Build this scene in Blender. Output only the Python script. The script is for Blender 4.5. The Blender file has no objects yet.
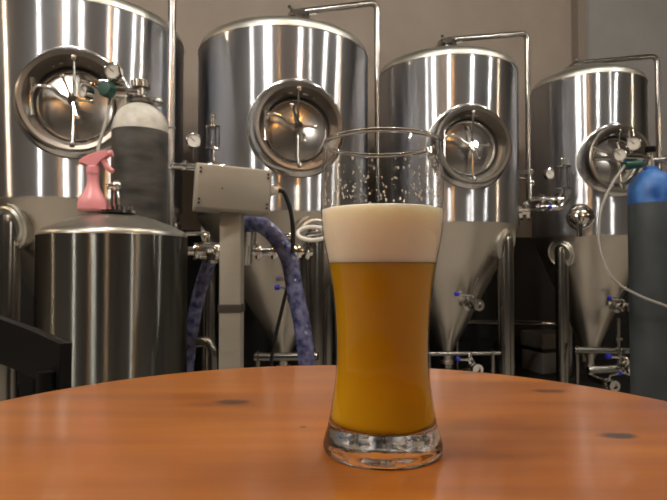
import bpy, bmesh, math, random
from mathutils import Vector, Matrix
PI = math.pi
R_ = math.radians
scene = bpy.context.scene
C = scene.collection
random.seed(7)

# ------------------------------------------------------------------ camera
CAM_Z, PITCH, FPX = 0.867, R_(1.7), 540.0
cam_d = bpy.data.cameras.new('camera')
cam = bpy.data.objects.new('camera', cam_d)
C.objects.link(cam)
cam.location = (0, 0, CAM_Z)
cam.rotation_euler = (PI / 2 + PITCH, 0, 0)
cam_d.sensor_width = 36
cam_d.lens = FPX / 667 * 36
cam_d.clip_start = 0.01
cam_d.dof.use_dof = True
cam_d.dof.focus_distance = 0.335
cam_d.dof.aperture_fstop = 30
scene.camera = cam

# ------------------------------------------------------------------ world, exposure
world = bpy.data.worlds.new('world')
scene.world = world
world.use_nodes = True
world.node_tree.nodes['Background'].inputs[0].default_value = (0.9, 0.85, 0.8, 1)
world.node_tree.nodes['Background'].inputs[1].default_value = 0.02
vs = scene.view_settings
vs.view_transform = 'Standard'
vs.look = 'None'
vs.gamma = 1
vs.use_curve_mapping = False
vs.exposure = 1.0
scene.cycles.use_denoising = True
scene.cycles.max_bounces = 14
scene.cycles.transparent_max_bounces = 24
scene.cycles.transmission_bounces = 12
scene.cycles.sample_clamp_indirect = 6.0

TUBE_E, SIDE_E, BULB_E = 130.0, 90.0, 110.0     # strengths of the lamps' glowing surfaces


# ------------------------------------------------------------------ helpers
def lin(c):
    return tuple(((v / 255) / 12.92 if v / 255 <= 0.04045 else ((v / 255 + 0.055) / 1.055) ** 2.4) for v in c) + (1,)


def at(px, py, Y):
    """A point of the place at distance Y in front of the camera that is seen at (px, py)."""
    dx, dz = (px - 333.5) / FPX, (250 - py) / FPX
    y = math.cos(PITCH) - dz * math.sin(PITCH)
    z = math.sin(PITCH) + dz * math.cos(PITCH)
    s = Y / y
    return Vector((dx * s, Y, CAM_Z + z * s))


def bsdf_mat(name, col, rough=0.5, metal=0.0, **kw):
    m = bpy.data.materials.new(name)
    m.use_nodes = True
    b = m.node_tree.nodes['Principled BSDF']
    b.inputs['Base Color'].default_value = lin(col)
    b.inputs['Roughness'].default_value = rough
    b.inputs['Metallic'].default_value = metal
    for k, v in kw.items():
        b.inputs[k.replace('_', ' ')].default_value = v
    return m


def noise_rough(m, scale, lo, hi, stretch=(1, 1, 1), col=None, bump=0.0):
    """Vary a material's roughness (and colour, relief) with noise in object space."""
    nt = m.node_tree
    b = nt.nodes['Principled BSDF']
    tc = nt.nodes.new('ShaderNodeTexCoord')
    mp = nt.nodes.new('ShaderNodeMapping')
    mp.inputs['Scale'].default_value = stretch
    nz = nt.nodes.new('ShaderNodeTexNoise')
    nz.inputs['Scale'].default_value = scale
    nz.inputs['Detail'].default_value = 5
    nt.links.new(tc.outputs['Object'], mp.inputs['Vector'])
    nt.links.new(mp.outputs['Vector'], nz.inputs['Vector'])
    mr = nt.nodes.new('ShaderNodeMapRange')
    mr.inputs['From Min'].default_value = 0.3
    mr.inputs['From Max'].default_value = 0.7
    mr.inputs['To Min'].default_value = lo
    mr.inputs['To Max'].default_value = hi
    nt.links.new(nz.outputs['Fac'], mr.inputs['Value'])
    nt.links.new(mr.outputs['Result'], b.inputs['Roughness'])
    if col:
        rp = nt.nodes.new('ShaderNodeValToRGB')
        rp.color_ramp.elements[0].position = 0.32
        rp.color_ramp.elements[1].position = 0.68
        rp.color_ramp.elements[0].color = lin(col[0])
        rp.color_ramp.elements[1].color = lin(col[1])
        nt.links.new(nz.outputs['Fac'], rp.inputs['Fac'])
        nt.links.new(rp.outputs['Color'], b.inputs['Base Color'])
    if bump:
        bp = nt.nodes.new('ShaderNodeBump')
        bp.inputs['Strength'].default_value = bump
        bp.inputs['Distance'].default_value = 0.01
        nt.links.new(nz.outputs['Fac'], bp.inputs['Height'])
        nt.links.new(bp.outputs['Normal'], b.inputs['Normal'])
    return m


def brushed(name, col, rough, aniso, blend=0.12, rough2=0.4):
    """Steel polished round and round its upright axis: highlights stretch up and down."""
    m = bpy.data.materials.new(name)
    m.use_nodes = True
    nt = m.node_tree
    nt.nodes.clear()
    out = nt.nodes.new('ShaderNodeOutputMaterial')
    tg = nt.nodes.new('ShaderNodeTangent')
    tg.direction_type = 'RADIAL'
    tg.axis = 'Z'
    g = nt.nodes.new('ShaderNodeBsdfAnisotropic')
    g.distribution = 'GGX'
    g.inputs['Color'].default_value = lin(col)
    g.inputs['Roughness'].default_value = rough
    g.inputs['Anisotropy'].default_value = aniso
    nt.links.new(tg.outputs['Tangent'], g.inputs['Tangent'])
    g2 = nt.nodes.new('ShaderNodeBsdfAnisotropic')
    g2.inputs['Color'].default_value = lin(col)
    g2.inputs['Roughness'].default_value = rough2
    # faint waviness of the rolled sheet
    tc = nt.nodes.new('ShaderNodeTexCoord')
    mp = nt.nodes.new('ShaderNodeMapping')
    mp.inputs['Scale'].default_value = (1, 1, 0.5)
    nz = nt.nodes.new('ShaderNodeTexNoise')
    nz.inputs['Scale'].default_value = 5.0
    nz.inputs['Detail'].default_value = 1
    bp = nt.nodes.new('ShaderNodeBump')
    bp.inputs['Strength'].default_value = 0.1
    bp.inputs['Distance'].default_value = 0.01
    nt.links.new(tc.outputs['Object'], mp.inputs['Vector'])
    nt.links.new(mp.outputs['Vector'], nz.inputs['Vector'])
    nt.links.new(nz.outputs['Fac'], bp.inputs['Height'])
    nt.links.new(bp.outputs['Normal'], g.inputs['Normal'])
    mx = nt.nodes.new('ShaderNodeMixShader')
    mx.inputs[0].default_value = blend
    nt.links.new(g.outputs[0], mx.inputs[1])
    nt.links.new(g2.outputs[0], mx.inputs[2])
    nt.links.new(mx.outputs[0], out.inputs['Surface'])
    return m


def glow(name, col, strength):
    m = bpy.data.materials.new(name)
    m.use_nodes = True
    b = m.node_tree.nodes['Principled BSDF']
    b.inputs['Base Color'].default_value = (0.8, 0.8, 0.8, 1)
    b.inputs['Emission Color'].default_value = lin(col)
    b.inputs['Emission Strength'].default_value = strength
    return m


class MB:
    """Collects shapes and links them as one mesh object."""
    def __init__(self, M=None):
        self.bm = bmesh.new()
        self.M = M or Matrix.Identity(4)

    def _v(self, co, M=None):
        co = Vector(co)
        if M is not None:
            co = M @ co
        return self.bm.verts.new(self.M @ co)

    def box(self, c, s, M=None, bevel=0.0):
        cx, cy, cz = c
        hx, hy, hz = s[0] / 2, s[1] / 2, s[2] / 2
        v = [self._v((cx + a * hx, cy + b * hy, cz + d * hz), M) for a in (-1, 1) for b in (-1, 1) for d in (-1, 1)]
        fs = [self.bm.faces.new([v[i] for i in f]) for f in
              ((0, 1, 3, 2), (4, 6, 7, 5), (0, 4, 5, 1), (2, 3, 7, 6), (0, 2, 6, 4), (1, 5, 7, 3))]
        if bevel:
            es = list({e for f in fs for e in f.edges})
            bmesh.ops.bevel(self.bm, geom=es, offset=bevel, segments=3, affect='EDGES', profile=0.5)
        return self

    def lathe(self, prof, seg=64, M=None, closed=False, skip=None):
        rings = []
        for r, z in prof:
            if abs(r) < 1e-7:
                rings.append([self._v((0, 0, z), M)])
            else:
                rings.append([self._v((r * math.cos(2 * PI * i / seg), r * math.sin(2 * PI * i / seg), z), M) for i in range(seg)])
        prs = list(zip(rings, rings[1:]))
        if closed:
            prs.append((rings[-1], rings[0]))
        for k, (a, b) in enumerate(prs):
            for i in range(seg):
                j = (i + 1) % seg
                if len(a) == 1 and len(b) == 1:
                    continue
                if len(a) == 1:
                    f = [a[0], b[j], b[i]]
                elif len(b) == 1:
                    f = [a[i], a[j], b[0]]
                else:
                    f = [a[i], a[j], b[j], b[i]]
                if skip:
                    c = sum((q.co for q in f), Vector()) / len(f)
                    if skip(c):
                        continue
                self.bm.faces.new(f)
        return self

    def tube(self, pts, r, seg=12, caps=True):
        pts = [Vector(p) for p in pts]
        n = len(pts)
        rr = r if isinstance(r, (list, tuple)) else [r] * n
        tans = []
        for i in range(n):
            a = pts[max(i - 1, 0)]
            b = pts[min(i + 1, n - 1)]
            tans.append((b - a).normalized())
        t0 = tans[0]
        up = Vector((0, 0, 1)) if abs(t0.z) < 0.9 else Vector((1, 0, 0))
        nrm = (up - t0 * up.dot(t0)).normalized()
        rings = []
        for i in range(n):
            t = tans[i]
            nrm = (nrm - t * nrm.dot(t)).normalized()
            bn = t.cross(nrm)
            rings.append([self._v(pts[i] + (nrm * math.cos(2 * PI * k / seg) + bn * math.sin(2 * PI * k / seg)) * rr[i]) for k in range(seg)])
        for a, b in zip(rings, rings[1:]):
            for k in range(seg):
                j = (k + 1) % seg
                self.bm.faces.new([a[k], a[j], b[j], b[k]])
        if caps:
            self.bm.faces.new(rings[0][::-1])
            self.bm.faces.new(rings[-1])
        return self

    def cyl(self, a, b, r, seg=20):
        return self.tube([a, b], r, seg)

    def ball(self, c, r, seg=16, s=(1, 1, 1)):
        M = Matrix.Translation(Vector(c)) @ Matrix.Diagonal((s[0], s[1], s[2], 1))
        n = max(5, seg // 2)
        return self.lathe([(r * math.sin(PI * i / n) if 0 < i < n else 0, -r * math.cos(PI * i / n)) for i in range(n + 1)], seg, M)

    def ring(self, c, axis, R, r, seg=40, rs=10):
        M = frame(c, axis)
        return self.lathe([(R + r * math.cos(2 * PI * i / rs), r * math.sin(2 * PI * i / rs)) for i in range(rs)], seg, M, closed=True)

    def build(self, name, mat, parent=None, angle=35, loc=None):
        bmesh.ops.recalc_face_normals(self.bm, faces=self.bm.faces)
        me = bpy.data.meshes.new(name)
        self.bm.to_mesh(me)
        self.bm.free()
        me.materials.append(mat)
        for p in me.polygons:
            p.use_smooth = True
        me.set_sharp_from_angle(angle=R_(angle))
        o = bpy.data.objects.new(name, me)
        C.objects.link(o)
        if parent is not None:
            o.parent = parent
        if loc is not None:
            o.location = loc
        return o


def frame(c, axis):
    """Matrix whose Z runs along axis, with its origin at c."""
    z = Vector(axis).normalized()
    up = Vector((0, 0, 1)) if abs(z.z) < 0.95 else Vector((0, 1, 0))
    x = up.cross(z).normalized()
    y = z.cross(x)
    M = Matrix((x, y, z)).transposed().to_4x4()
    M.translation = Vector(c)
    return M


def fillet(pts, r, n=6):
    """Round the inner corners of a polyline."""
    pts = [Vector(p) for p in pts]
    out = [pts[0]]
    for a, b, c in zip(pts, pts[1:], pts[2:]):
        u, v = (a - b), (c - b)
        q = min(r, u.length * 0.49, v.length * 0.49)
        p0, p2 = b + u.normalized() * q, b + v.normalized() * q
        for i in range(n + 1):
            t = i / n
            out.append(p0 * (1 - t) ** 2 + b * 2 * t * (1 - t) + p2 * t * t)
    out.append(pts[-1])
    return out


def spline(pts, n=8):
    """Catmull-Rom curve through the points."""
    pts = [Vector(p) for p in pts]
    P = [pts[0] * 2 - pts[1]] + pts + [pts[-1] * 2 - pts[-2]]
    out = []
    for i in range(1, len(P) - 2):
        a, b, c, d = P[i - 1], P[i], P[i + 1], P[i + 2]
        for k in range(n):
            t = k / n
            out.append(0.5 * (2 * b + (c - a) * t + (2 * a - 5 * b + 4 * c - d) * t * t + (3 * b - a - 3 * c + d) * t ** 3))
    out.append(pts[-1])
    return out


def tag(o, label=None, cat=None, group=None, kind=None):
    for k, v in (('label', label), ('category', cat), ('group', group), ('kind', kind)):
        if v:
            o[k] = v
    return o


def thing(name, label, cat, loc=(0, 0, 0), rz=0.0, group=None):
    o = bpy.data.objects.new(name, None)
    o.empty_display_size = 0.1
    C.objects.link(o)
    o.location = loc
    o.rotation_euler = (0, 0, rz)
    return tag(o, label, cat, group)


# ------------------------------------------------------------------ materials
M_wall = noise_rough(bsdf_mat('taupe wall paint', (140, 128, 116), 0.85), 3, 0.8, 0.9, col=((136, 123, 111), (145, 133, 121)))
M_wall2 = noise_rough(bsdf_mat('grey wall paint', (136, 133, 130), 0.85), 3, 0.8, 0.9, col=((132, 129, 126), (140, 137, 134)))
M_charcoal = noise_rough(bsdf_mat('charcoal tone', (16, 15, 15), 0.7), 4, 0.65, 0.8, col=((13, 12, 12), (18, 17, 17)))
M_room = bsdf_mat('room paint', (66, 63, 61), 0.85)
M_ceil = bsdf_mat('ceiling paint', (70, 67, 64), 0.9)
M_floor = noise_rough(bsdf_mat('sealed concrete', (190, 185, 176), 0.45), 2.5, 0.35, 0.6, col=((178, 172, 164), (198, 193, 184)))
M_pil = bsdf_mat('shaded pillar brown', (126, 114, 103), 0.85)  # pillar's face lies in shade: shade put into this darker wall brown
M_steel = brushed('brushed steel wall', (205, 207, 212), 0.3, 0.82, 0.07)
M_steel_dark = brushed('worn brushed steel', (112, 112, 107), 0.3, 0.82, 0.06)
M_cone = noise_rough(bsdf_mat('matte cone steel', (202, 196, 185), 0.34, 1.0), 3, 0.28, 0.4, (1, 1, 1))
M_polish = bsdf_mat('polished steel', (215, 212, 206), 0.1, 1.0)
M_satin = bsdf_mat('satin steel', (172, 169, 164), 0.24, 1.0)
M_leg = bsdf_mat('steel leg tube', (138, 135, 129), 0.22, 1.0)
M_door = bsdf_mat('manway door steel', (192, 188, 182), 0.24, 1.0)
M_neck = bsdf_mat('manway neck steel', (128, 122, 114), 0.36, 1.0)
M_dome = bsdf_mat('satin dome steel', (200, 198, 188), 0.42, 1.0)
M_collar = bsdf_mat('polished collar steel', (205, 203, 200), 0.2, 1.0)
M_rubber = bsdf_mat('black rubber', (18, 18, 18), 0.55)
M_black = bsdf_mat('black painted wood', (7, 7, 7), 0.5, Specular_IOR_Level=0.2)
M_blue = bsdf_mat('blue plastic grip', (30, 40, 170), 0.4)
M_green = bsdf_mat('green plastic knob', (10, 62, 48), 0.4)
M_pink = bsdf_mat('pink plastic', (226, 150, 156), 0.35, Subsurface_Weight=0.15)
M_white = bsdf_mat('white plastic', (225, 222, 214), 0.4)
M_dial = bsdf_mat('gauge dial', (205, 203, 195), 0.5)
M_cyl_grey = noise_rough(bsdf_mat('mottled grey cylinder paint', (62, 61, 58), 0.5), 9, 0.4, 0.6, (1, 1, 3), col=((44, 43, 41), (78, 76, 72)))
M_cyl_white = noise_rough(bsdf_mat('pale cylinder shoulder paint', (196, 194, 184), 0.45), 20, 0.4, 0.55, col=((170, 168, 158), (205, 203, 194)))
M_cyl_slate = noise_rough(bsdf_mat('slate cylinder paint', (58, 65, 68), 0.5), 7, 0.42, 0.62, (1, 1, 0.6), col=((46, 51, 54), (66, 74, 78)))
M_cyl_blue = noise_rough(bsdf_mat('blue cylinder shoulder paint', (52, 112, 188), 0.4), 14, 0.35, 0.55, col=((28, 78, 150), (66, 122, 190)))
M_box = noise_rough(bsdf_mat('brushed box steel', (166, 161, 149), 0.5, 0.6), 60, 0.45, 0.6, (0.05, 1, 1))
M_cable = bsdf_mat('black cable', (12, 12, 12), 0.4)
M_glow_white = glow('tube light', (255, 248, 238), TUBE_E)
M_glow_side = glow('side tube light', (255, 226, 190), SIDE_E)
M_glow_warm = glow('warm bulb', (255, 176, 84), BULB_E)
M_panel = bsdf_mat('grey plastic crate', (105, 103, 98), 0.6)


def clear_glass():
    m = bpy.data.materials.new('thin clear glass')
    m.use_nodes = True
    nt = m.node_tree
    nt.nodes.clear()
    out = nt.nodes.new('ShaderNodeOutputMaterial')
    tr = nt.nodes.new('ShaderNodeBsdfTransparent')
    tr.inputs[0].default_value = (0.97, 0.97, 0.965, 1)
    gl = nt.nodes.new('ShaderNodeBsdfAnisotropic')
    gl.inputs['Roughness'].default_value = 0.02
    lw = nt.nodes.new('ShaderNodeLayerWeight')
    lw.inputs['Blend'].default_value = 0.5
    pw = nt.nodes.new('ShaderNodeMath')
    pw.operation = 'POWER'
    pw.inputs[1].default_value = 3.6
    fr = nt.nodes.new('ShaderNodeMath')
    fr.operation = 'MULTIPLY_ADD'
    fr.inputs[1].default_value = 0.9
    fr.inputs[2].default_value = 0.03
    nt.links.new(lw.outputs['Facing'], pw.inputs[0])
    nt.links.new(pw.outputs[0], fr.inputs[0])
    mx = nt.nodes.new('ShaderNodeMixShader')
    nt.links.new(fr.outputs[0], mx.inputs[0])
    nt.links.new(tr.outputs[0], mx.inputs[1])
    nt.links.new(gl.outputs[0], mx.inputs[2])
    nt.links.new(mx.outputs[0], out.inputs['Surface'])
    return m


M_thin = clear_glass()
M_glass = bsdf_mat('solid glass', (255, 255, 253), 0.0, 0.0, Transmission_Weight=1.0, IOR=1.5)
M_foot = noise_rough(bsdf_mat('rippled glass foot', (255, 255, 253), 0.0, 0.0, Transmission_Weight=1.0, IOR=1.5), 70, 0.0, 0.0, bump=0.045)


def beer_mat():
    m = bsdf_mat('hazy amber beer', (222, 172, 24), 0.25, 0.0, IOR=1.34)
    b = m.node_tree.nodes['Principled BSDF']
    b.inputs['Subsurface Weight'].default_value = 1.0
    b.inputs['Subsurface Radius'].default_value = (0.55, 0.48, 0.1)
    b.inputs['Subsurface Scale'].default_value = 0.03
    b.inputs['Specular IOR Level'].default_value = 0.1
    b.inputs['Transmission Weight'].default_value = 0.35
    return m


M_beer = beer_mat()
M_foam = bsdf_mat('beer foam', (246, 238, 216), 0.7, Subsurface_Weight=1.0, Subsurface_Scale=0.012)
M_foam.node_tree.nodes['Principled BSDF'].inputs['Subsurface Radius'].default_value = (1, 0.85, 0.65)
M_lace = bsdf_mat('foam droplets', (252, 250, 246), 0.15, Transmission_Weight=0.35, IOR=1.33)


def hose_mat():
    m = bsdf_mat('blue hose under clear wrap', (74, 78, 122), 0.22)
    nt = m.node_tree
    b = nt.nodes['Principled BSDF']
    tc = nt.nodes.new('ShaderNodeTexCoord')
    vo = nt.nodes.new('ShaderNodeTexVoronoi')
    vo.inputs['Scale'].default_value = 75
    nz = nt.nodes.new('ShaderNodeTexNoise')
    nz.inputs['Scale'].default_value = 40
    nz.inputs['Detail'].default_value = 4
    rp = nt.nodes.new('ShaderNodeValToRGB')
    rp.color_ramp.elements[0].position = 0.35
    rp.color_ramp.elements[1].position = 0.72
    rp.color_ramp.elements[0].color = lin((52, 56, 96))
    rp.color_ramp.elements[1].color = lin((128, 131, 168))
    bp = nt.nodes.new('ShaderNodeBump')
    bp.inputs['Strength'].default_value = 0.7
    bp.inputs['Distance'].default_value = 0.004
    nt.links.new(tc.outputs['Object'], vo.inputs['Vector'])
    nt.links.new(tc.outputs['Object'], nz.inputs['Vector'])
    nt.links.new(nz.outputs['Fac'], rp.inputs['Fac'])
    nt.links.new(rp.outputs['Color'], b.inputs['Base Color'])
    nt.links.new(vo.outputs['Distance'], bp.inputs['Height'])
    nt.links.new(bp.outputs['Normal'], b.inputs['Normal'])
    return m


M_hose = hose_mat()


def clear_hose_mat():
    m = bsdf_mat('milky clear tubing', (196, 193, 186), 0.2, Transmission_Weight=0.45, IOR=1.2)
    return m


M_tubing = clear_hose_mat()


def wood_mat(knots):
    """Orange lacquered pine; knots = (x, y, size) marks of the wood itself, in the table's own space."""
    m = bsdf_mat('orange lacquered wood', (190, 98, 34), 0.32)
    nt = m.node_tree
    b = nt.nodes['Principled BSDF']
    L = nt.links.new
    tc = nt.nodes.new('ShaderNodeTexCoord')
    mp = nt.nodes.new('ShaderNodeMapping')
    mp.inputs['Scale'].default_value = (1.6, 16, 1)
    n1 = nt.nodes.new('ShaderNodeTexNoise')
    n1.inputs['Scale'].default_value = 2.2
    n1.inputs['Detail'].default_value = 6
    n1.inputs['Distortion'].default_value = 0.0
    L(tc.outputs['Object'], mp.inputs['Vector'])
    L(mp.outputs['Vector'], n1.inputs['Vector'])
    rp = nt.nodes.new('ShaderNodeValToRGB')
    e = rp.color_ramp.elements
    e[0].position, e[0].color = 0.28, lin((128, 71, 17))
    e[1].position, e[1].color = 0.75, lin((170, 106, 33))
    x = e.new(0.5)
    x.color = lin((152, 88, 23))
    L(n1.outputs['Fac'], rp.inputs['Fac'])
    last = rp.outputs['Color']
    wob = nt.nodes.new('ShaderNodeTexNoise')
    wob.inputs['Scale'].default_value = 60
    L(tc.outputs['Object'], wob.inputs['Vector'])
    for (kx, ky, sx, sy, amt) in knots:
        mk = nt.nodes.new('ShaderNodeMapping')
        mk.vector_type = 'POINT'
        mk.inputs['Location'].default_value = (-kx / sx, -ky / sy, 0)
        mk.inputs['Scale'].default_value = (1 / sx, 1 / sy, 0)
        ln = nt.nodes.new('ShaderNodeVectorMath')
        ln.operation = 'LENGTH'
        L(tc.outputs['Object'], mk.inputs['Vector'])
        L(mk.outputs['Vector'], ln.inputs[0])
        ad = nt.nodes.new('ShaderNodeMath')
        ad.operation = 'ADD'
        L(ln.outputs['Value'], ad.inputs[0])
        L(wob.outputs['Fac'], ad.inputs[1])
        mr = nt.nodes.new('ShaderNodeMapRange')
        mr.interpolation_type = 'SMOOTHSTEP'
        mr.inputs['From Min'].default_value = 1.0
        mr.inputs['From Max'].default_value = 1.7
        mr.inputs['To Min'].default_value = amt
        mr.inputs['To Max'].default_value = 0
        L(ad.outputs[0], mr.inputs['Value'])
        mix = nt.nodes.new('ShaderNodeMix')
        mix.data_type = 'RGBA'
        mix.inputs['B'].default_value = lin((48, 20, 10))
        L(mr.outputs['Result'], mix.inputs['Factor'])
        L(last, mix.inputs['A'])
        last = mix.outputs['Result']
    L(last, b.inputs['Base Color'])
    mr2 = nt.nodes.new('ShaderNodeMapRange')
    mr2.inputs['To Min'].default_value = 0.3
    mr2.inputs['To Max'].default_value = 0.36
    L(n1.outputs['Fac'], mr2.inputs['Value'])
    L(mr2.outputs['Result'], b.inputs['Roughness'])
    b.inputs['Coat Weight'].default_value = 0.4
    b.inputs['Coat Roughness'].default_value = 0.13
    return m


# ------------------------------------------------------------------ the room
CEIL = 3.9


def wall(name, a, b, z0, z1, mat, thick=0.12):
    a, b = Vector((a[0], a[1], 0)), Vector((b[0], b[1], 0))
    d = (b - a)
    nrm = Vector((-d.y, d.x, 0)).normalized()
    ang = math.atan2(d.y, d.x)
    c = (a + b) / 2 + nrm * thick / 2
    M = Matrix.Translation((c.x, c.y, (z0 + z1) / 2)) @ Matrix.Rotation(ang, 4, 'Z')
    o = MB().box((0, 0, 0), (d.length, thick, z1 - z0), M).build(name, mat)
    return tag(o, kind='structure')


tag(MB().box((2.0, 0.6, -0.05), (15, 13.5, 0.1)).build('floor', M_floor), kind='structure')
tag(MB().box((2.0, 0.6, CEIL + 0.05), (15, 13.5, 0.1)).build('ceiling', M_ceil), kind='structure')
WA, WB, WC = (-5.4, 2.27), (2.30, 4.98), (9.4, 6.6)
wall('wall_back', WA, WB, 1.12, CEIL, M_wall)
wall('trim_1', WA, WB, 0, 1.12, M_charcoal)            # lower part of the wall in a charcoal tone
wall('wall_right', WB, WC, 1.12, CEIL, M_wall2)
wall('trim_2', WB, WC, 0, 1.12, M_charcoal)
d_ = Vector((WB[0] - WA[0], WB[1] - WA[1], 0)).normalized()
pil_M = Matrix.Translation((WB[0] - 0.04, WB[1] - 0.05, CEIL / 2)) @ Matrix.Rotation(math.atan2(d_.y, d_.x), 4, 'Z')
tag(MB().box((0, 0, 0), (0.09, 0.1, CEIL), pil_M).build('trim_3', M_pil), kind='structure')
# strip of floor under and behind the tanks in the same charcoal tone
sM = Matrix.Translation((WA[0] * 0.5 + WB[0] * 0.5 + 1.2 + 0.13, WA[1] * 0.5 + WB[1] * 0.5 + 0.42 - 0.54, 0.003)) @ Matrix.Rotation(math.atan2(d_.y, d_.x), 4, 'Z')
tag(MB().box((0, 0, 0), (12.5, 1.15, 0.006), sM).build('trim_4', M_charcoal), kind='structure')
wall('wall_side', (9.4, 6.6), (9.4, -5.6), 0, CEIL, M_room)
wall('wall_rear', (9.4, -5.6), (-5.4, -5.6), 0, CEIL, M_room)
wall('wall_left', (-5.4, -5.6), (-5.4, 2.27), 0, CEIL, M_room)


# ------------------------------------------------------------------ lamps of the room (all above and behind the viewer)
def ceiling_globe(x, y, z, mat, label, r=0.075):
    t = thing('ceiling_light', label, 'light', (x, y, z), 0, 'globe lights')
    MB().lathe([(0, r * 1.7), (r * 0.7, r * 1.7), (r * 0.75, r * 1.5), (r * 0.75, r * 0.75), (r * 0.6, r * 0.6), (0, r * 0.6)], 32).build('housing', M_white, t)
    MB().ball((0, 0, 0), r, 24).build('globe', mat, t)
    MB().cyl((0, 0, r * 1.6), (0, 0, CEIL - z + 0.01), 0.008, 10).build('hanger_rod', M_satin, t)


def pendant(x, y, z, label):
    t = thing('pendant_lamp', label, 'lamp', (x, y, z), 0, 'warm pendant lamps')
    MB().lathe([(0.03, 0.14), (0.05, 0.12), (0.13, 0.0), (0.125, 0.0), (0.045, 0.115), (0.0, 0.125)], 32).build('lamp_shade', M_black, t)
    MB().ball((0, 0, 0.02), 0.04, 20).build('bulb', M_glow_warm, t)
    MB().cyl((0, 0, 0.13), (0, 0, CEIL - z + 0.01), 0.005, 8).build('cord', M_cable, t)


ceiling_globe(-1.16, 0.0, 3.1, M_glow_white, 'white globe light hanging over the table', 0.11)
ceiling_globe(-3.05, -1.1, 3.1, M_glow_white, 'white globe light hanging on the left side of the room', 0.11)
ceiling_globe(4.0, -2.7, 3.1, M_glow_white, 'white globe light hanging on the right side of the room', 0.12)
ceiling_globe(6.9, 1.55, 3.0, M_glow_side, 'warm white globe light hanging far right of the tanks', 0.12)
ceiling_globe(-4.2, 1.4, 3.0, M_glow_side, 'warm white globe light hanging far left of the tanks', 0.1)
for lx, ly in ((-0.75, 1.0), (0.5, 1.45), (1.7, 1.85), (2.9, 2.25)):
    ceiling_globe(lx, ly, 3.4, M_glow_white, 'white globe light in the row hanging in front of the tanks', 0.075)
pendant(0.66, 0.84, 2.6, 'warm pendant lamp hanging in front of the tanks')
pendant(-0.33, -0.3, 2.6, 'warm pendant lamp hanging over the round table')
pendant(-1.5, -1.5, 2.6, 'warm pendant lamp hanging behind the round table')

# ------------------------------------------------------------------ fermenters
Z = Vector((0, 0, 1))


def valve(parent, name, p, out, size=1.0, lever=(-1, 0, 0.2), closed=False):
    """A small butterfly valve: barrel, clamp rings, lever with a blue grip. p = root, out = outward direction (parent's space)."""
    p, out = Vector(p), Vector(out).normalized()
    s = size
    b = MB()
    b.cyl(p - out * 0.03, p + out * 0.07 * s, 0.016 * s, 18)
    for d in (0.012, 0.05):
        b.lathe([(0.0, -0.006 * s), (0.027 * s, -0.006 * s), (0.029 * s, 0), (0.027 * s, 0.006 * s), (0.0, 0.006 * s)], 24, frame(p + out * d * s, out))
    b.lathe([(0.016 * s, 0), (0.03 * s, 0.0), (0.03 * s, 0.014 * s), (0.017 * s, 0.014 * s), (0.017 * s, -0.01 * s), (0, -0.01 * s)], 24, frame(p + out * 0.07 * s, out))
    vo = b.build(name, M_polish, parent)
    lv = Vector(lever).normalized()
    q = p + out * 0.03 * s
    h = MB().tube(fillet([q, q + Z * 0.045 * s, q + Z * 0.05 * s + lv * 0.095 * s], 0.015 * s), 0.006 * s, 10)
    h.build('handle', M_polish, vo)
    e = q + Z * 0.05 * s + lv * 0.1 * s
    MB().tube([e - lv * 0.022 * s, e - lv * 0.018 * s, e, e + lv * 0.004 * s], [0.006 * s, 0.011 * s, 0.013 * s, 0.006 * s], 12).build('grip', M_blue, vo)
    return vo


def gauge(parent, name, c, facing, r=0.035):
    f = frame(c, facing)
    g = MB().lathe([(0, -0.018), (r * 0.95, -0.018), (r, -0.01), (r, 0.012), (r * 0.86, 0.014), (r * 0.84, 0.006), (0, 0.006)], 28, f).build(name, M_polish, parent)
    MB().lathe([(0, 0.0075), (r * 0.83, 0.0075)], 28, f).build('dial', M_dial, g)
    MB().box((0, r * 0.25, 0.009), (r * 0.08, r * 0.75, 0.002), f @ Matrix.Rotation(0.8, 4, 'Z')).build('needle', M_black, g)
    return g


def sight_glass(parent, c, r=0.03, h=0.09):
    """Short upright glass cylinder between two steel flanges with a small valve on top."""
    c = Vector(c)
    b = MB()
    M0 = Matrix.Translation(c)
    for z in (-h / 2 - 0.008, h / 2):
        b.lathe([(0, z), (r * 1.15, z), (r * 1.15, z + 0.008), (0, z + 0.008)], 24, M0)
    for k in range(4):
        a = k * PI / 2 + 0.6
        q = c + Vector((math.cos(a), math.sin(a), 0)) * r * 1.0
        b.cyl(q - Z * h / 2, q + Z * h / 2, 0.0035, 8)
    b.cyl(c + Z * h / 2, c + Z * (h / 2 + 0.05), 0.008, 12)
    b.ball(c + Z * (h / 2 + 0.055), 0.014, 14)
    b.cyl(c - Z * (h / 2 + 0.06), c - Z * h / 2, 0.012, 12)
    s = b.build('airlock', M_polish, parent)
    MB().lathe([(r * 0.85, -h / 2), (r * 0.85, h / 2)], 24, M0).build('sight_glass', M_thin, s)
    return s


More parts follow.
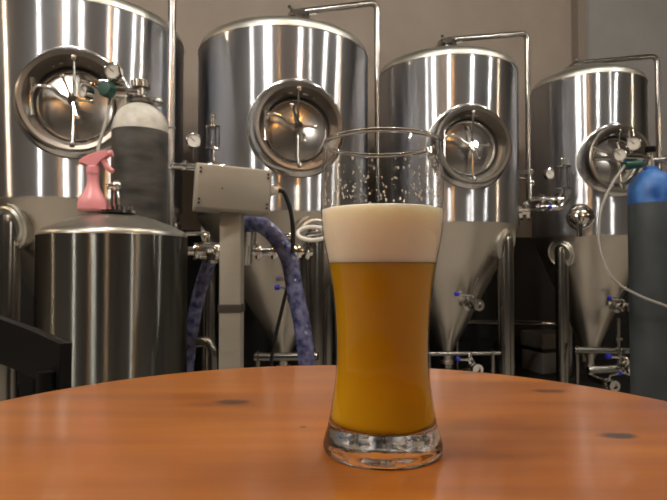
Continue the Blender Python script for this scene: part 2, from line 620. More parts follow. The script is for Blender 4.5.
def fermenter(label, loc, R, z_wall, z_seam, z_tip, maz, mz, mr, leg_az, leg_r, fit, pipe):
    t = thing('fermenter', label, 'fermenter', (loc[0], loc[1], 0), 0, 'steel conical fermenters')
    L0 = Vector((loc[0], loc[1], 0))
    o_ = Vector((math.sin(maz), -math.cos(maz), 0))
    u_ = Vector((math.cos(maz), math.sin(maz), 0))

    def inhole(c):
        if c.dot(o_) < 0:
            return False
        return (c.dot(u_)) ** 2 + (c.z - mz) ** 2 < (mr - 0.035) ** 2
    # wall
    prof = [(R - 0.004, z_seam), (R, z_seam + 0.006)]
    nrow = 56
    for i in range(nrow + 1):
        prof.append((R, z_seam + 0.01 + (z_wall - z_seam - 0.01) * i / nrow))
    MB().lathe(prof, 176, skip=inhole).build('tank_wall', M_steel, t)
    # dome with a rolled shoulder
    kr = 0.055
    dm = [(R - 0.001, z_wall - 0.001), (R + 0.004, z_wall), (R + 0.004, z_wall + 0.008), (R, z_wall + 0.01)]
    for i in range(1, 9):
        a = i / 8 * R_(72)
        dm.append((R - kr + kr * math.cos(a), z_wall + 0.01 + kr * math.sin(a)))
    r1, z1 = dm[-1]
    for i in range(1, 9):
        f = i / 8
        dm.append((r1 * (1 - f) if i < 8 else 0, z1 + 0.10 * (1 - (1 - f) ** 2)))
    z_top = z1 + 0.10
    MB().lathe(dm, 128).build('dome', M_dome, t)
    # cone with outlet
    cn = [(R - 0.002, z_seam + 0.002), (R + 0.003, z_seam), (R - 0.006, z_seam - 0.012)]
    for i in range(1, 13):
        f = i / 12
        cn.append((R - 0.006 + (0.035 - R) * f, z_seam - 0.012 + (z_tip - z_seam + 0.012) * f))
    cn += [(0.026, z_tip - 0.012), (0.026, z_tip - 0.05), (0.04, z_tip - 0.052), (0.04, z_tip - 0.07), (0, z_tip - 0.07)]
    MB().lathe(cn, 96).build('cone', M_cone, t)
    # outlet elbow and butterfly valve under the cone
    e = MB().tube(fillet([(0, 0, z_tip - 0.06), (0, 0, z_tip - 0.13), o_ * 0.2 + Z * (z_tip - 0.13)], 0.05), 0.025, 16)
    e.build('outlet_pipe', M_satin, t)
    valve(t, 'outlet_valve', o_ * 0.2 + Z * (z_tip - 0.13), o_, 1.2, u_ - o_ * 0.5)
    # manway
    mM = Matrix((u_, Z, o_)).transposed().to_4x4()
    mM.translation = Z * mz
    d0 = math.sqrt(R * R - mr * mr)
    nk = [(mr, d0 - 0.05), (mr, R + 0.012), (mr + 0.008, R + 0.02), (mr + 0.008, R + 0.034), (mr, R + 0.04), (mr - 0.016, R + 0.036)]
    for i in range(1, 8):
        f = i / 7
        nk.append((mr - 0.016 - 0.03 * math.sin(f * PI / 2), R + 0.036 - 0.085 * f))
    nk.append((mr - 0.05, R - 0.06))
    mw = MB(mM).lathe(nk, 80).build('manway', M_neck, t)
    # flared collar between the tank wall and the manway neck
    fl = MB(mM)
    rows = []
    for k in range(9):
        f = k / 8
        r = mr + 0.034 * (1 - f)
        ring = []
        for i in range(96):
            ph = 2 * PI * i / 96
            ring.append(fl._v((r * math.cos(ph), r * math.sin(ph), math.sqrt(R * R - (r * math.cos(ph)) ** 2) + 0.002 + 0.03 * f ** 2.2)))
        rows.append(ring)
    for a_, b_ in zip(rows, rows[1:]):
        for i in range(96):
            fl.bm.faces.new([a_[i], a_[(i + 1) % 96], b_[(i + 1) % 96], b_[i]])
    fl.build('collar', M_collar, mw)
    dr = mr - 0.046
    dp = [(0, R - 0.035)]
    for i in range(1, 10):
        f = i / 9
        dp.append((dr * 0.9 * f, R - 0.035 - 0.02 * f * f))
    dp += [(dr * 0.93, R - 0.046), (dr * 0.985, R - 0.046), (dr, R - 0.06)]
    MB(mM).lathe(dp, 72).build('door', M_door, mw)
    MB(mM).lathe([(dr - 0.004 + 0.008 * math.cos(k * PI / 4), R - 0.047 + 0.008 * math.sin(k * PI / 4)) for k in range(8)], 72, closed=True).build('gasket', M_rubber, mw)
    dd = R + 0.012
    hb = MB(mM).tube(spline([(-dr * 0.98, 0.03, R + 0.0), (-dr * 0.86, 0.055, dd), (-dr * 0.55, 0.05, dd), (-dr * 0.3, 0.02, dd), (-dr * 0.1, 0.005, dd), (0.01, 0, dd)]), 0.009, 12)
    hb.tube([(-dr * 1.0, -0.07, R + 0.003), (-dr * 1.0, 0.09, R + 0.003)], 0.009, 12)
    for zz in (-0.06, 0.075):
        hb.cyl((-dr * 1.0, zz - 0.012, R + 0.003), (-dr * 1.0, zz + 0.012, R + 0.003), 0.016, 14)
    hb.build('hinge_arm', M_polish, mw)
    cb = MB(mM).tube([(0, mr - 0.03, R + 0.016), (0, 0.05, R + 0.0), (0, 0, R - 0.006), (0, -0.05, R + 0.0), (0, -mr + 0.03, R + 0.016)], 0.0065, 10)
    cb.box((0, mr - 0.02, R + 0.02), (0.022, 0.035, 0.03), bevel=0.004)
    cb.box((0, -mr + 0.02, R + 0.024), (0.022, 0.03, 0.03), bevel=0.004)
    cb.build('crossbar', M_satin, mw)
    hn = MB(mM)
    hn.cyl((0, 0, R - 0.04), (0, 0, R + 0.05), 0.013, 16)
    hn.cyl((0, 0, R + 0.018), (0, 0, R + 0.034), 0.022, 18)
    for (x, y) in ((0.075, -0.004), (0.02, -0.075), (-0.04, 0.095)):
        hn.cyl((0, 0, R + 0.04), (x, y, R + 0.052), 0.006, 10)
        hn.ball((x, y, R + 0.052), 0.011, 12)
    hn.build('handle', M_polish, mw)
    # legs with round weld pads
    lz = z_seam - 0.07
    for k in range(3):
        a = leg_az + k * 2 * PI / 3
        rr = R - 0.05
        lx, ly = rr * math.sin(a), -rr * math.cos(a)
        od = Vector((math.sin(a), -math.cos(a), 0))
        lb = MB().tube([(lx, ly, 0.03), (lx, ly, lz - 0.04), (lx, ly, lz - 0.01), (lx - od.x * 0.012, ly - od.y * 0.012, lz + 0.012)], [leg_r, leg_r, leg_r * 0.9, leg_r * 0.55], 24)
        lg = lb.build('leg', M_leg, t)
        MB().lathe([(0, 0), (leg_r * 1.7, 0), (leg_r * 1.7, 0.012), (leg_r * 0.6, 0.03), (leg_r * 0.6, 0.06), (0, 0.06)], 24, Matrix.Translation((lx, ly, 0))).build('foot', M_leg, lg)
        pad = MB()
        pn = (od - Z * 0.25).normalized()
        fr = frame(Vector((lx, ly, lz - 0.045)) + od * 0.004, pn)
        w = leg_r * 2.35
        pad.lathe([(0, -0.13), (w * 0.8, -0.13), (w, -0.012), (w, 0.004), (w * 0.9, 0.01), (w * 0.8, 0.004), (w * 0.7, 0.012), (w * 0.55, 0.006), (0, 0.006)], 48, fr)
        pad.build('weld_pad', M_dome, lg)
    # top fitting and the blow-off pipe that leaves it
    f = Vector(fit) - L0
    fx = Vector((f.x, f.y, 0))
    tf = MB()
    tf.cyl((fx.x, fx.y, z_top - 0.06), (fx.x, fx.y, f.z - 0.02), 0.03, 20)
    tf.lathe([(0, 0), (0.06, 0), (0.064, 0.012), (0.06, 0.024), (0, 0.024)], 28, Matrix.Translation((fx.x, fx.y, f.z - 0.035)))
    for k in range(3):
        a = k * 2.1
        tf.cyl((fx.x + 0.05 * math.cos(a), fx.y + 0.05 * math.sin(a), f.z - 0.02), (fx.x + 0.1 * math.cos(a), fx.y + 0.1 * math.sin(a), f.z - 0.01), 0.009, 10)
    tf.build('top_clamp', M_satin, t)
    pts = [(f.x, f.y, f.z - 0.03), (f.x, f.y, f.z)] + [Vector(p) - L0 for p in pipe]
    bp = MB().tube(fillet(pts, 0.06, 7), 0.018, 16)
    bp.build('blowoff_pipe', M_satin, t)
    bk = MB()
    e0 = Vector(pipe[-1]) - L0
    zb = (z_seam + 0.35)
    inner = Vector((e0.x, e0.y, 0)).normalized() * (R - 0.01)
    bk.cyl((inner.x, inner.y, zb), (e0.x, e0.y, zb), 0.007, 10)
    bk.ring((e0.x, e0.y, zb), (0, 0, 1), 0.02, 0.005, 24, 8)
    bk.build('pipe_bracket', M_satin, t)
    return t


T1, T2, T3, T4 = (-1.27, 2.77), (-0.281, 3.047), (0.734, 3.504), (1.825, 3.86)
p = at(172, 0, 2.5)
tank1 = fermenter('large conical fermenter at the left edge, with dark spray bottle vessel in front', T1, 0.475, 2.03, 1.16, 0.36, R_(18), 1.575, 0.212,
                  R_(-22), 0.048, (-1.25, 2.77, 2.30), [(p.x, p.y, 2.46), (p.x, p.y, 0.75)])
tank1['label'] = 'conical steel fermenter cut off by the left edge, behind the pale-shouldered gas cylinder'
p = at(377, 0, 3.3)
tank2 = fermenter('conical steel fermenter behind the grey control box and the blue hose', T2, 0.475, 2.03, 1.13, 0.36, R_(13.4), 1.533, 0.208,
                  R_(26), 0.049, at(299, 12, 3.03), [(p.x, p.y, 2.5), (p.x, p.y, 0.7)])
p = at(527, 30, 3.72)
tank3 = fermenter('conical steel fermenter directly right of the rim of the beer glass', T3, 0.45, 2.08, 1.117, 0.31, R_(7), 1.55, 0.214,
                  R_(48), 0.047, at(447, 40, 3.5), [(p.x, p.y, 2.49), (p.x, p.y, 1.2)])
p = at(657, 52, 4.0)
tank4 = fermenter('smallest looking conical fermenter, partly hidden by the blue-shouldered gas cylinder', T4, 0.38, 2.13, 1.067, 0.21, R_(3.5), 1.555, 0.208,
                  R_(-56), 0.043, at(578, 63, 3.86), [(p.x, p.y, 2.44), (p.x, p.y, 1.15)])


def onto(tank, px, py, Y):
    return at(px, py, Y) - Vector(tank.location)


# racking valves on the cones, with thermometer stems
for tank, px, py, Y, tp in ((tank2, 296, 299, 2.78, None), (tank3, 471, 304, 3.2, 1), (tank4, 620, 307, 3.62, 1)):
    q = onto(tank, px, py, Y)
    o_ = Vector((q.x, q.y, 0)).normalized()
    o_ = (o_ * 0.6 + Vector((0.25, -1, 0)) * 0.5).normalized()
    inner = q - o_ * 0.16
    b = MB().cyl((inner.x, inner.y, q.z), q, 0.02, 18)
    b.lathe([(0.02, 0), (0.04, 0), (0.042, 0.008), (0.02, 0.012)], 24, frame(q - o_ * 0.03, o_))
    b.build('racking_port', M_satin, tank)
    valve(tank, 'racking_valve', q, o_, 1.12, (-1, -0.1, 0.05))
    if tp:
        w = q + Vector((0.02, 0.02, 0.07))
        MB().cyl(w - Vector((0.02, -0.1, 0.09)), w + Vector((0.025, -0.02, 0.09)), 0.006, 10).build('thermometer_stem', M_satin, tank)

# pressure arms: gauge and sight glass on a short pipe
def pressure_arm(tank, root, a, b, g, s, gf=(0.2, -1, 0), k=1.0):
    root, a, b = Vector(root), Vector(a), Vector(b)
    m = MB().tube(fillet([root, a, b], 0.03), 0.013 * k, 14)
    for q, d in ((a.lerp(b, 0.3), b - a), (a.lerp(b, 0.75), b - a)):
        m.lathe([(0, -0.008), (0.025 * k, -0.008), (0.025 * k, 0.008), (0, 0.008)], 20, frame(q, d))
    arm = m.build('pressure_arm', M_polish, tank)
    g = Vector(g)
    s = Vector(s)
    MB().cyl((g.x, g.y + 0.01, a.z), g, 0.007, 10).build('gauge_stem', M_polish, arm)
    gauge(tank, 'pressure_gauge', g, gf)
    sight_glass(tank, s, 0.03 * k, 0.09 * k)


q = lambda px, py, Y: onto(tank2, px, py, Y)
pressure_arm(tank2, (-0.2, -0.38, q(170, 166, 2.45).z), q(168, 166, 2.45), q(225, 166, 2.45), q(194, 141, 2.44), q(213, 138, 2.45))
q = lambda px, py, Y: onto(tank4, px, py, Y)
pressure_arm(tank4, (-0.3, -0.15, q(520, 198, 3.5).z), q(531, 199, 3.48), q(566, 199, 3.48), q(549, 174, 3.47), q(563, 178, 3.48), k=1.5)
m = MB()
m.tube(fillet([q(516, 172, 3.5), q(530, 172, 3.5), q(530, 199, 3.49)], 0.03), 0.014, 12)
m.ball(q(530, 172, 3.5), 0.026, 12)
m.ball(q(531, 183, 3.5), 0.026, 12)
m.build('vent_pipe', M_polish, tank4)
# elbow below the pressure arm
m = MB().tube(fillet([q(536, 208, 3.46), q(545, 206, 3.46), q(560, 209, 3.46), q(567, 199, 3.47)], 0.04), 0.022, 14)
for px in (541, 549):
    m.lathe([(0, -0.01), (0.036, -0.01), (0.036, 0.01), (0, 0.01)], 22, frame(q(px, 207, 3.46), (1, 0, 0)))
m.build('drain_elbow', M_polish, tank4)
# sampling valve on tank 3's side with a blue ball on its lever
q3 = lambda px, py, Y: onto(tank3, px, py, Y)
m = MB()
m.cyl(q3(508, 214, 3.35), q3(530, 211, 3.3), 0.024, 14)
for px in (514, 521, 528):
    m.lathe([(0, -0.008), (0.044, -0.01), (0.044, 0.01), (0, 0.008)], 22, frame(q3(px, 213, 3.33), q3(530, 211, 3.3) - q3(508, 214, 3.35)))
m.cyl(q3(516, 213, 3.33), q3(513, 224, 3.32), 0.018, 12)
m.ball(q3(526, 204, 3.32), 0.018, 12)
sv = m.build('sampling_valve', M_polish, tank3)
MB().cyl(q3(526, 211, 3.3), q3(548, 207, 3.27), 0.006, 10).build('handle', M_polish, sv)
MB().ball(q3(550, 207, 3.27), 0.014, 14).build('grip', M_blue, sv)
# domed sample port on tank 4
c = q(580, 217, 3.49)
od = Vector((c.x, c.y, 0)).normalized()
m = MB()
m.lathe([(0, 0.05), (0.035, 0.045), (0.055, 0.03), (0.066, 0.0), (0.066, -0.05)], 28, frame(c, od))
m.ring(c, od, 0.075, 0.012, 32, 10)
m.box((0, 0, 0.052), (0.09, 0.022, 0.014), frame(c, od), bevel=0.003)
m.box((0, 0, 0.052), (0.022, 0.09, 0.014), frame(c, od), bevel=0.003)
m.cyl(c + od * 0.03 - Z * 0.04, c + od * 0.03 - Z * 0.13, 0.018, 14)
m.build('sample_port', M_polish, tank4)
# ------------------------------------------------------------------ pipes along the floor behind
def run_pipe(name, label, pts, r, supports, cat='pipe', group='floor pipes'):
    t = thing(name, label, cat, (pts[0][0], pts[0][1], 0), 0, group)
    o = Vector((pts[0][0], pts[0][1], 0))
    pts = [Vector(x) - o for x in pts]
    MB().tube(fillet(pts, 0.05), r, 14).build('pipe', M_leg, t)
    for s in supports:
        a = pts[0].lerp(pts[-1], s)
        m = MB().cyl((a.x, a.y, 0), (a.x, a.y, a.z), 0.012, 12)
        m.cyl((a.x, a.y, 0), (a.x, a.y, 0.01), 0.04, 18)
        m.ring(a, pts[-1] - pts[0], r + 0.004, 0.004, 24, 8)
        m.build('support', M_leg, t)
    return t, o


t, o = run_pipe('floor_pipe', 'upper horizontal steel pipe between the legs of the two right tanks', [at(452, 322, 3.95), at(565, 324, 4.25)], 0.022, (0.04, 0.97))
t, o = run_pipe('floor_pipe', 'thin horizontal steel pipe just above the table right of the glass', [at(425, 354, 3.05), at(500, 353, 3.1)], 0.011, (0.05, 0.9))
v = valve(t, 'drain_valve', at(472, 367, 3.05) - o, (0.15, -1, 0), 1.0, (-1, -0.1, 0.0))
m = MB().cyl(at(470, 364, 3.05) - o, at(470, 354, 3.08) - o, 0.014, 12)
m.build('drop_pipe', M_leg, t)
t, o = run_pipe('floor_pipe', 'steel drain pipe with a blue-handled valve beside the blue-shouldered gas cylinder', [at(574, 350, 3.55), at(634, 351, 3.55)], 0.022, (0.05, 0.95))
m = MB().tube(fillet([at(588, 370, 3.35) - o, at(621, 368, 3.35) - o, at(621, 351, 3.5) - o], 0.04), 0.022, 14)
m.build('branch_pipe', M_leg, t)
valve(t, 'drain_valve', at(624, 367, 3.32) - o, (0.05, -1, 0), 1.35, (-1, -0.1, 0.05))
m = MB().cyl(at(618, 352, 3.55) - o, at(618, 318, 3.55) - o, 0.014, 12)
m.lathe([(0, 0), (0.03, 0), (0.03, 0.02), (0, 0.02)], 20, Matrix.Translation(at(618, 340, 3.55) - o))
m.build('riser_pipe', M_leg, t)
t, o = run_pipe('floor_pipe', 'low horizontal steel pipe under the fermenter behind the blue hose', [at(255, 357, 2.6), at(318, 356, 2.55)], 0.02, (0.05, 0.9))
t, o = run_pipe('floor_pipe', 'short steel pipe with an elbow just left of the grey post', [at(196, 342, 1.75), at(208, 341, 1.75), at(213, 352, 1.75), at(214, 395, 1.75)], 0.016, (1.0,))

# grey crate on the floor between the right tanks
c = at(545, 348, 4.5)
t = thing('storage_crate', 'grey crate standing on the floor between the two right tanks', 'crate', (c.x, c.y, 0), R_(18))
MB().box((0, 0, 0.085), (0.27, 0.27, 0.17), bevel=0.01).build('body', M_panel, t)
MB().box((0, 0, 0.185), (0.26, 0.26, 0.03), bevel=0.006).build('rim', M_rubber, t)
MB().box((0, 0, 0.262), (0.28, 0.28, 0.124), bevel=0.012).build('lid', M_panel, t)

# ------------------------------------------------------------------ dark serving vessel in the left foreground
VX, VY, VR = -0.623, 1.539, 0.2
t = thing('serving_vessel', 'dark steel round vessel with domed top carrying the pink spray bottle', 'vessel', (VX, VY, 0))
pr = [(0, 0.06), (VR - 0.03, 0.06), (VR - 0.005, 0.08), (VR, 0.11)]
for i in range(13):
    pr.append((VR, 0.12 + (0.949 - 0.12) * i / 12))
MB().lathe(pr, 96).build('body', M_steel_dark, t)
dm = [(VR, 0.948)]
for i in range(1, 8):
    a = i / 7 * R_(68)
    dm.append((VR - 0.035 + 0.035 * math.cos(a), 0.948 + 0.025 * math.sin(a)))
r1, z1 = dm[-1]
for i in range(1, 11):
    f = i / 10
    dm.append((r1 * (1 - f) if i < 10 else 0, z1 + 0.046 * (1 - (1 - f) ** 2)))
VTOP = z1 + 0.046
MB().lathe(dm, 96).build('domed_lid', bsdf_mat('vessel lid steel', (172, 170, 160), 0.36, 1.0), t)


def dome_z(r):
    f = 1 - r / r1
    return z1 + 0.046 * (1 - (1 - f) ** 2)


m = MB().lathe([(0, 0.0), (0.05, 0.0), (0.05, 0.008), (0.022, 0.012), (0.022, 0.02), (0, 0.02)], 32, Matrix.Translation((0.015, -0.03, VTOP - 0.004)))
for k in range(4):
    a = k * PI / 2 + 0.4
    m.cyl((0.015 + 0.038 * math.cos(a), -0.03 + 0.038 * math.sin(a), VTOP), (0.015 + 0.038 * math.cos(a), -0.03 + 0.038 * math.sin(a), VTOP + 0.018), 0.006, 10)
m.build('top_flange', M_polish, t)
m = MB().tube([(0.015, -0.03, VTOP), (0.015, -0.03, VTOP + 0.05), (0.015, -0.03, VTOP + 0.07)], [0.009, 0.009, 0.006], 14)
m.ball((0.013, -0.03, VTOP + 0.075), 0.015, 16)
m.cyl((0.013, -0.03, VTOP + 0.078), (-0.01, -0.04, VTOP + 0.07), 0.008, 12)
m.build('gas_post', M_polish, t)
for k in range(3):
    a = k * 2 * PI / 3 + 0.5
    MB().cyl((0.14 * math.cos(a), 0.14 * math.sin(a), 0), (0.14 * math.cos(a), 0.14 * math.sin(a), 0.07), 0.02, 16).build('leg', M_leg, t)

# pink spray bottle on the vessel
bx, by = (92 - 333.5) / FPX * 1.50, 1.50
br = math.hypot(bx - VX, by - VY)
t = thing('spray_bottle', 'pink plastic trigger spray bottle on the domed vessel', 'spray bottle', (bx, by, dome_z(br - 0.036)), R_(5))
MB().lathe([(0, 0.004), (0.034, 0.002), (0.039, 0.008), (0.0395, 0.022), (0.037, 0.036), (0.027, 0.053), (0.0185, 0.07), (0.016, 0.088), (0.0165, 0.105), (0.0165, 0.112), (0, 0.112)], 40).build('bottle', M_pink, t)
MB().lathe([(0, 0.108), (0.0185, 0.108), (0.0185, 0.126), (0.013, 0.13), (0, 0.13)], 28).build('collar', M_pink, t)
h = MB()
hd = [(-0.037, 0.136), (-0.034, 0.146), (-0.015, 0.158), (0.022, 0.172), (0.04, 0.174), (0.043, 0.156), (0.02, 0.146), (0.012, 0.126), (-0.012, 0.126), (-0.016, 0.136)]
hv = [[h._v((x, s * 0.012, z)) for x, z in hd] for s in (-1, 1)]
n = len(hd)
h.bm.faces.new(hv[0]); h.bm.faces.new(hv[1][::-1])
for i in range(n):
    h.bm.faces.new([hv[0][i], hv[0][(i + 1) % n], hv[1][(i + 1) % n], hv[1][i]])
bmesh.ops.bevel(h.bm, geom=list(h.bm.edges), offset=0.003, segments=2, affect='EDGES')
h.build('spray_head', M_pink, t)
MB().cyl((0.04, 0, 0.165), (0.052, 0, 0.167), 0.009, 16).build('nozzle', M_pink, t)
g = MB().tube(spline([(0.026, 0, 0.15), (0.032, 0, 0.138), (0.04, 0, 0.126), (0.054, 0, 0.114)]), [0.009] * 8 + [0.008] * 8 + [0.0075] * 8 + [0.005], 12)
g.build('trigger', M_pink, t)

# ------------------------------------------------------------------ gas cylinders
def cylinder(label, x, y, r, z_sh, z_top, m_body, m_sh, m_split=None):
    t = thing('gas_cylinder', label, 'gas cylinder', (x, y, 0), 0, 'gas cylinders')
    zs = m_split if m_split else z_sh
    pr = [(0, 0.0), (r - 0.01, 0.0), (r, 0.015), (r, zs)]
    if zs > z_sh:
        pr = [(0, 0.0), (r - 0.01, 0.0), (r, 0.015), (r, z_sh)]
    MB().lathe(pr, 48).build('body', m_body, t)
    sp = [(r, zs)] if zs < z_sh else []
    for i in range(11):
        a = i / 10 * R_(74)
        sp.append((0.028 + (r - 0.028) * math.cos(a), z_sh + (z_top - z_sh) * math.sin(a)))
    sp += [(0.033, z_top + 0.004), (0.033, z_top + 0.02), (0.0, z_top + 0.02)]
    MB().lathe(sp, 48).build('shoulder', m_sh, t)
    return t


X1, Y1 = -0.711, 1.976
a1 = at(139, 104, Y1 - 0.02).z
gc = cylinder('grey gas cylinder with pale shoulder standing behind the domed vessel', X1, Y1, 0.1, at(110, 133, Y1).z, a1, M_cyl_grey, M_cyl_white, at(110, 133, Y1).z)
V = MB()
V.lathe([(0, 0), (0.045, 0), (0.05, 0.01), (0.05, 0.018), (0.035, 0.026), (0, 0.026)], 28, Matrix.Translation((0, 0, a1 + 0.006)))
V.cyl((0, 0, a1 + 0.02), (0, 0, a1 + 0.075), 0.02, 18)
V.cyl((0, 0, a1 + 0.065), (0, 0, a1 + 0.09), 0.034, 18)
V.cyl((0, 0, a1 + 0.05), (-0.06, -0.03, a1 + 0.045), 0.014, 14)
V.cyl((0, 0, a1 + 0.03), (0.065, -0.02, a1 + 0.01), 0.012, 12)
V.ball((0.07, -0.02, a1 + 0.008), 0.017, 12)
vt = V.build('valve', M_satin, gc)
rg = MB()
rp = Vector((-0.085, -0.04, a1 + 0.04))
rg.cyl(rp + Vector((0.035, 0.012, 0)), rp - Vector((0.02, 0.01, 0)), 0.024, 18)
rg.cyl(rp + Vector((0.04, 0, 0.03)), rp + Vector((-0.045, -0.01, 0.034)), 0.009, 12)
rg.cyl(rp, rp + Vector((-0.07, -0.02, 0.022)), 0.008, 10)
rg.cyl(rp, rp + Vector((-0.01, -0.02, 0.05)), 0.008, 10)
rg.cyl(rp, rp + Vector((-0.01, -0.01, -0.055)), 0.009, 10)
rg.cyl(rp + Vector((-0.05, -0.02, 0.018)), rp + Vector((-0.105, -0.025, 0.036)), 0.007, 10)
rgo = rg.build('regulator', M_polish, gc)
MB().lathe([(0, 0.035), (0.024, 0.033), (0.029, 0.02), (0.029, 0.0), (0, 0)], 20, frame(rp + Vector((-0.005, -0.025, -0.005)), (-0.2, -1, 0))).build('knob', M_green, rgo)
gauge(rgo, 'gauge', rp + Vector((0.012, -0.03, 0.062)), (-0.1, -1, -0.2), 0.03)
gauge(rgo, 'gauge', rp + Vector((-0.085, -0.03, -0.012)), (-0.6, -1, 0), 0.024)
r0 = Vector((X1, Y1, 0)) + rp + Vector((-0.01, -0.01, -0.055))
gh = MB().tube(spline([r0, at(104, 128, 1.9), at(98, 150, 1.88), at(96, 185, 1.85), at(97, 230, 1.84)] + [at(98, 330, 1.84), Vector((-0.78, 1.84, 0.008))]), 0.006, 12).build('gas_hose', M_tubing)
gh.parent = gc
gh.location = (-X1, -Y1, 0)
gh['label'] = 'milky gas tube'

X2, Y2 = 1.54, 2.61
zs, zt = at(630, 193, Y2).z, at(652, 171, Y2).z
gc = cylinder('tall slate gas cylinder with bright blue shoulder at the right edge', X2, Y2, 0.102, zs, zt, M_cyl_slate, M_cyl_blue, at(640, 204, Y2).z)
V = MB()
V.cyl((0, 0, zt + 0.01), (0, 0, zt + 0.045), 0.026, 18)
V.cyl((0, 0, zt + 0.04), (0, 0, zt + 0.1), 0.016, 16)
V.cyl((0, 0, zt + 0.05), (0.065, -0.02, zt + 0.05), 0.013, 14)
V.cyl((0.06, -0.02, zt + 0.05), (0.085, -0.025, zt + 0.05), 0.02, 14)
V.cyl((0, 0, zt + 0.06), (-0.09, -0.02, zt + 0.06), 0.013, 14)
V.build('valve', M_satin, gc)
MB().lathe([(0, 0), (0.02, 0), (0.024, 0.006), (0.024, 0.028), (0, 0.032)], 18, Matrix.Translation((0, 0, zt + 0.09))).build('handwheel', M_black, gc)
rg = MB()
rp = Vector((-0.11, -0.03, zt + 0.06))
rg.cyl(rp + Vector((0.05, 0.01, 0)), rp - Vector((0.05, 0.01, 0)), 0.022, 18)
rg.cyl(rp - Vector((0.04, 0, 0)), rp + Vector((-0.19, -0.02, -0.01)), 0.012, 12)
rg.cyl(rp - Vector((0.04, 0, 0)), rp + Vector((-0.19, -0.01, 0.05)), 0.008, 12)
rg.cyl(rp, rp + Vector((0, -0.01, 0.05)), 0.009, 12)
rg.cyl(rp + Vector((0.0, -0.01, 0.07)), rp + Vector((-0.005, -0.01, 0.13)), 0.012, 12)
rgo = rg.build('regulator', M_polish, gc)
MB().cyl(rp + Vector((0.03, -0.02, -0.035)), rp + Vector((-0.06, -0.05, -0.05)), 0.02, 18).build('knob', M_green, rgo)
gauge(rgo, 'gauge', rp + Vector((-0.005, -0.03, 0.06)), (-0.4, -1, -0.1), 0.033)
gauge(rgo, 'gauge', rp + Vector((-0.075, -0.04, 0.005)), (-0.5, -1, -0.1), 0.03)
h0 = Vector((X2, Y2, 0)) + rp + Vector((-0.06, -0.05, -0.05))
gh = MB().tube(spline([h0, at(612, 184, 2.46), at(601, 210, 2.44), at(599, 240, 2.43), at(605, 265, 2.42), at(618, 283, 2.41), at(640, 296, 2.4), at(672, 309, 2.42), at(705, 330, 2.55), Vector((1.86, 2.7, 0.4)), Vector((1.9, 2.75, 0.008))]), 0.006, 12).build('gas_hose', M_tubing)
gh.parent = gc
gh.location = (-X2, -Y2, 0)
gh['label'] = 'milky gas tube'

# ------------------------------------------------------------------ control box on a post
BX, BY = -0.266, 1.41
BZ = at(233, 191, BY).z
t = thing('control_box', 'grey steel control box mounted on a square steel post', 'control box', (BX, BY, 0))
bM = Matrix.Translation((0, 0, BZ)) @ Matrix.Rotation(R_(17), 4, 'Z') @ Matrix.Rotation(R_(3.0), 4, 'Y')
bo = MB(bM).box((0, 0, 0), (0.192, 0.09, 0.115), bevel=0.004).build('box', M_box, t)
MB(bM).box((0, -0.047, 0), (0.184, 0.008, 0.108), bevel=0.002).build('cover', M_box, bo)
sc_ = MB(bM)
for x in (-0.085, 0.085):
    for z in (-0.044, -0.034, 0.034, 0.044):
        sc_.cyl((x, -0.05, z), (x, -0.0535, z), 0.0028, 10)
sc_.cyl((-0.03, -0.05, -0.003), (-0.03, -0.0525, -0.003), 0.002, 8)
sc_.build('screws', M_rubber, bo)
gl = MB(bM).cyl((0.09, -0.01, 0.01), (0.119, -0.01, 0.01), 0.011, 14)
gl.cyl((0.096, -0.01, 0.01), (0.107, -0.01, 0.01), 0.015, 6)
gl.build('cable_gland', M_white, bo)
px_ = at(231, 300, BY + 0.0).x - BX
ps = MB().box((px_, 0.01, BZ / 2 - 0.025), (0.056, 0.056, BZ - 0.05), bevel=0.004).build('post', M_box, t)
MB().box((px_, 0.01, at(230, 308, BY).z), (0.06, 0.06, 0.021), bevel=0.001).build('weld_band', bsdf_mat('weld band', (84, 80, 74), 0.5, 0.6), ps)
MB().box((px_, 0.01, 0.006), (0.2, 0.2, 0.012), bevel=0.003).build('base_plate', M_box, t)

# black cable from the box
g0 = Vector((BX, BY, 0)) + (bM @ Vector((0.115, -0.01, 0.01)))
cb = MB().tube(spline([g0, g0 + Vector((0.02, 0.005, -0.004)), at(291, 213, 1.44), at(293, 240, 1.46), at(290, 275, 1.62), at(283, 305, 1.66), at(275, 340, 1.66), at(270, 380, 1.66), Vector((-0.2, 1.68, 0.2)), Vector((-0.15, 1.75, 0.008))]), 0.006, 10).build('power_cable', M_cable)
cb.parent = t
cb.location = (-BX, -BY, 0)
cb['label'] = 'black cable'

# wrapped blue hoses
hs = thing('brewing_hose', 'thick blue hose in clear wrap arching down from behind the grey post', 'hose', (0, 0, 0), 0, 'blue brewing hoses')
hp = spline([at(247, 232, 1.56), at(249, 223, 1.55), at(258, 223, 1.53), at(274, 235, 1.52), at(288, 257, 1.52), at(295, 290, 1.52), at(302, 325, 1.52), at(307, 365, 1.52), at(310, 420, 1.53), Vector((-0.02, 1.56, 0.2)), Vector((0.05, 1.62, 0.03))], 10)
hs.location = (0.05, 1.62, 0)
HM = Matrix.Translation((-0.05, -1.62, 0))
MB(HM).tube(hp, 0.024, 20).build('hose', M_hose, hs)
m = MB(HM).cyl(at(247, 230, 1.56), at(246, 244, 1.57), 0.029, 20)
m.cyl(at(246, 243, 1.57), at(245, 262, 1.60), 0.02, 18)
m.build('end_fitting', M_satin, hs)
hs = thing('brewing_hose', 'blue hose in clear wrap hanging between the domed vessel and grey post', 'hose', (0, 0, 0), 0, 'blue brewing hoses')
hs.location = (-0.42, 1.9, 0)
HM = Matrix.Translation((0.42, -1.9, 0))
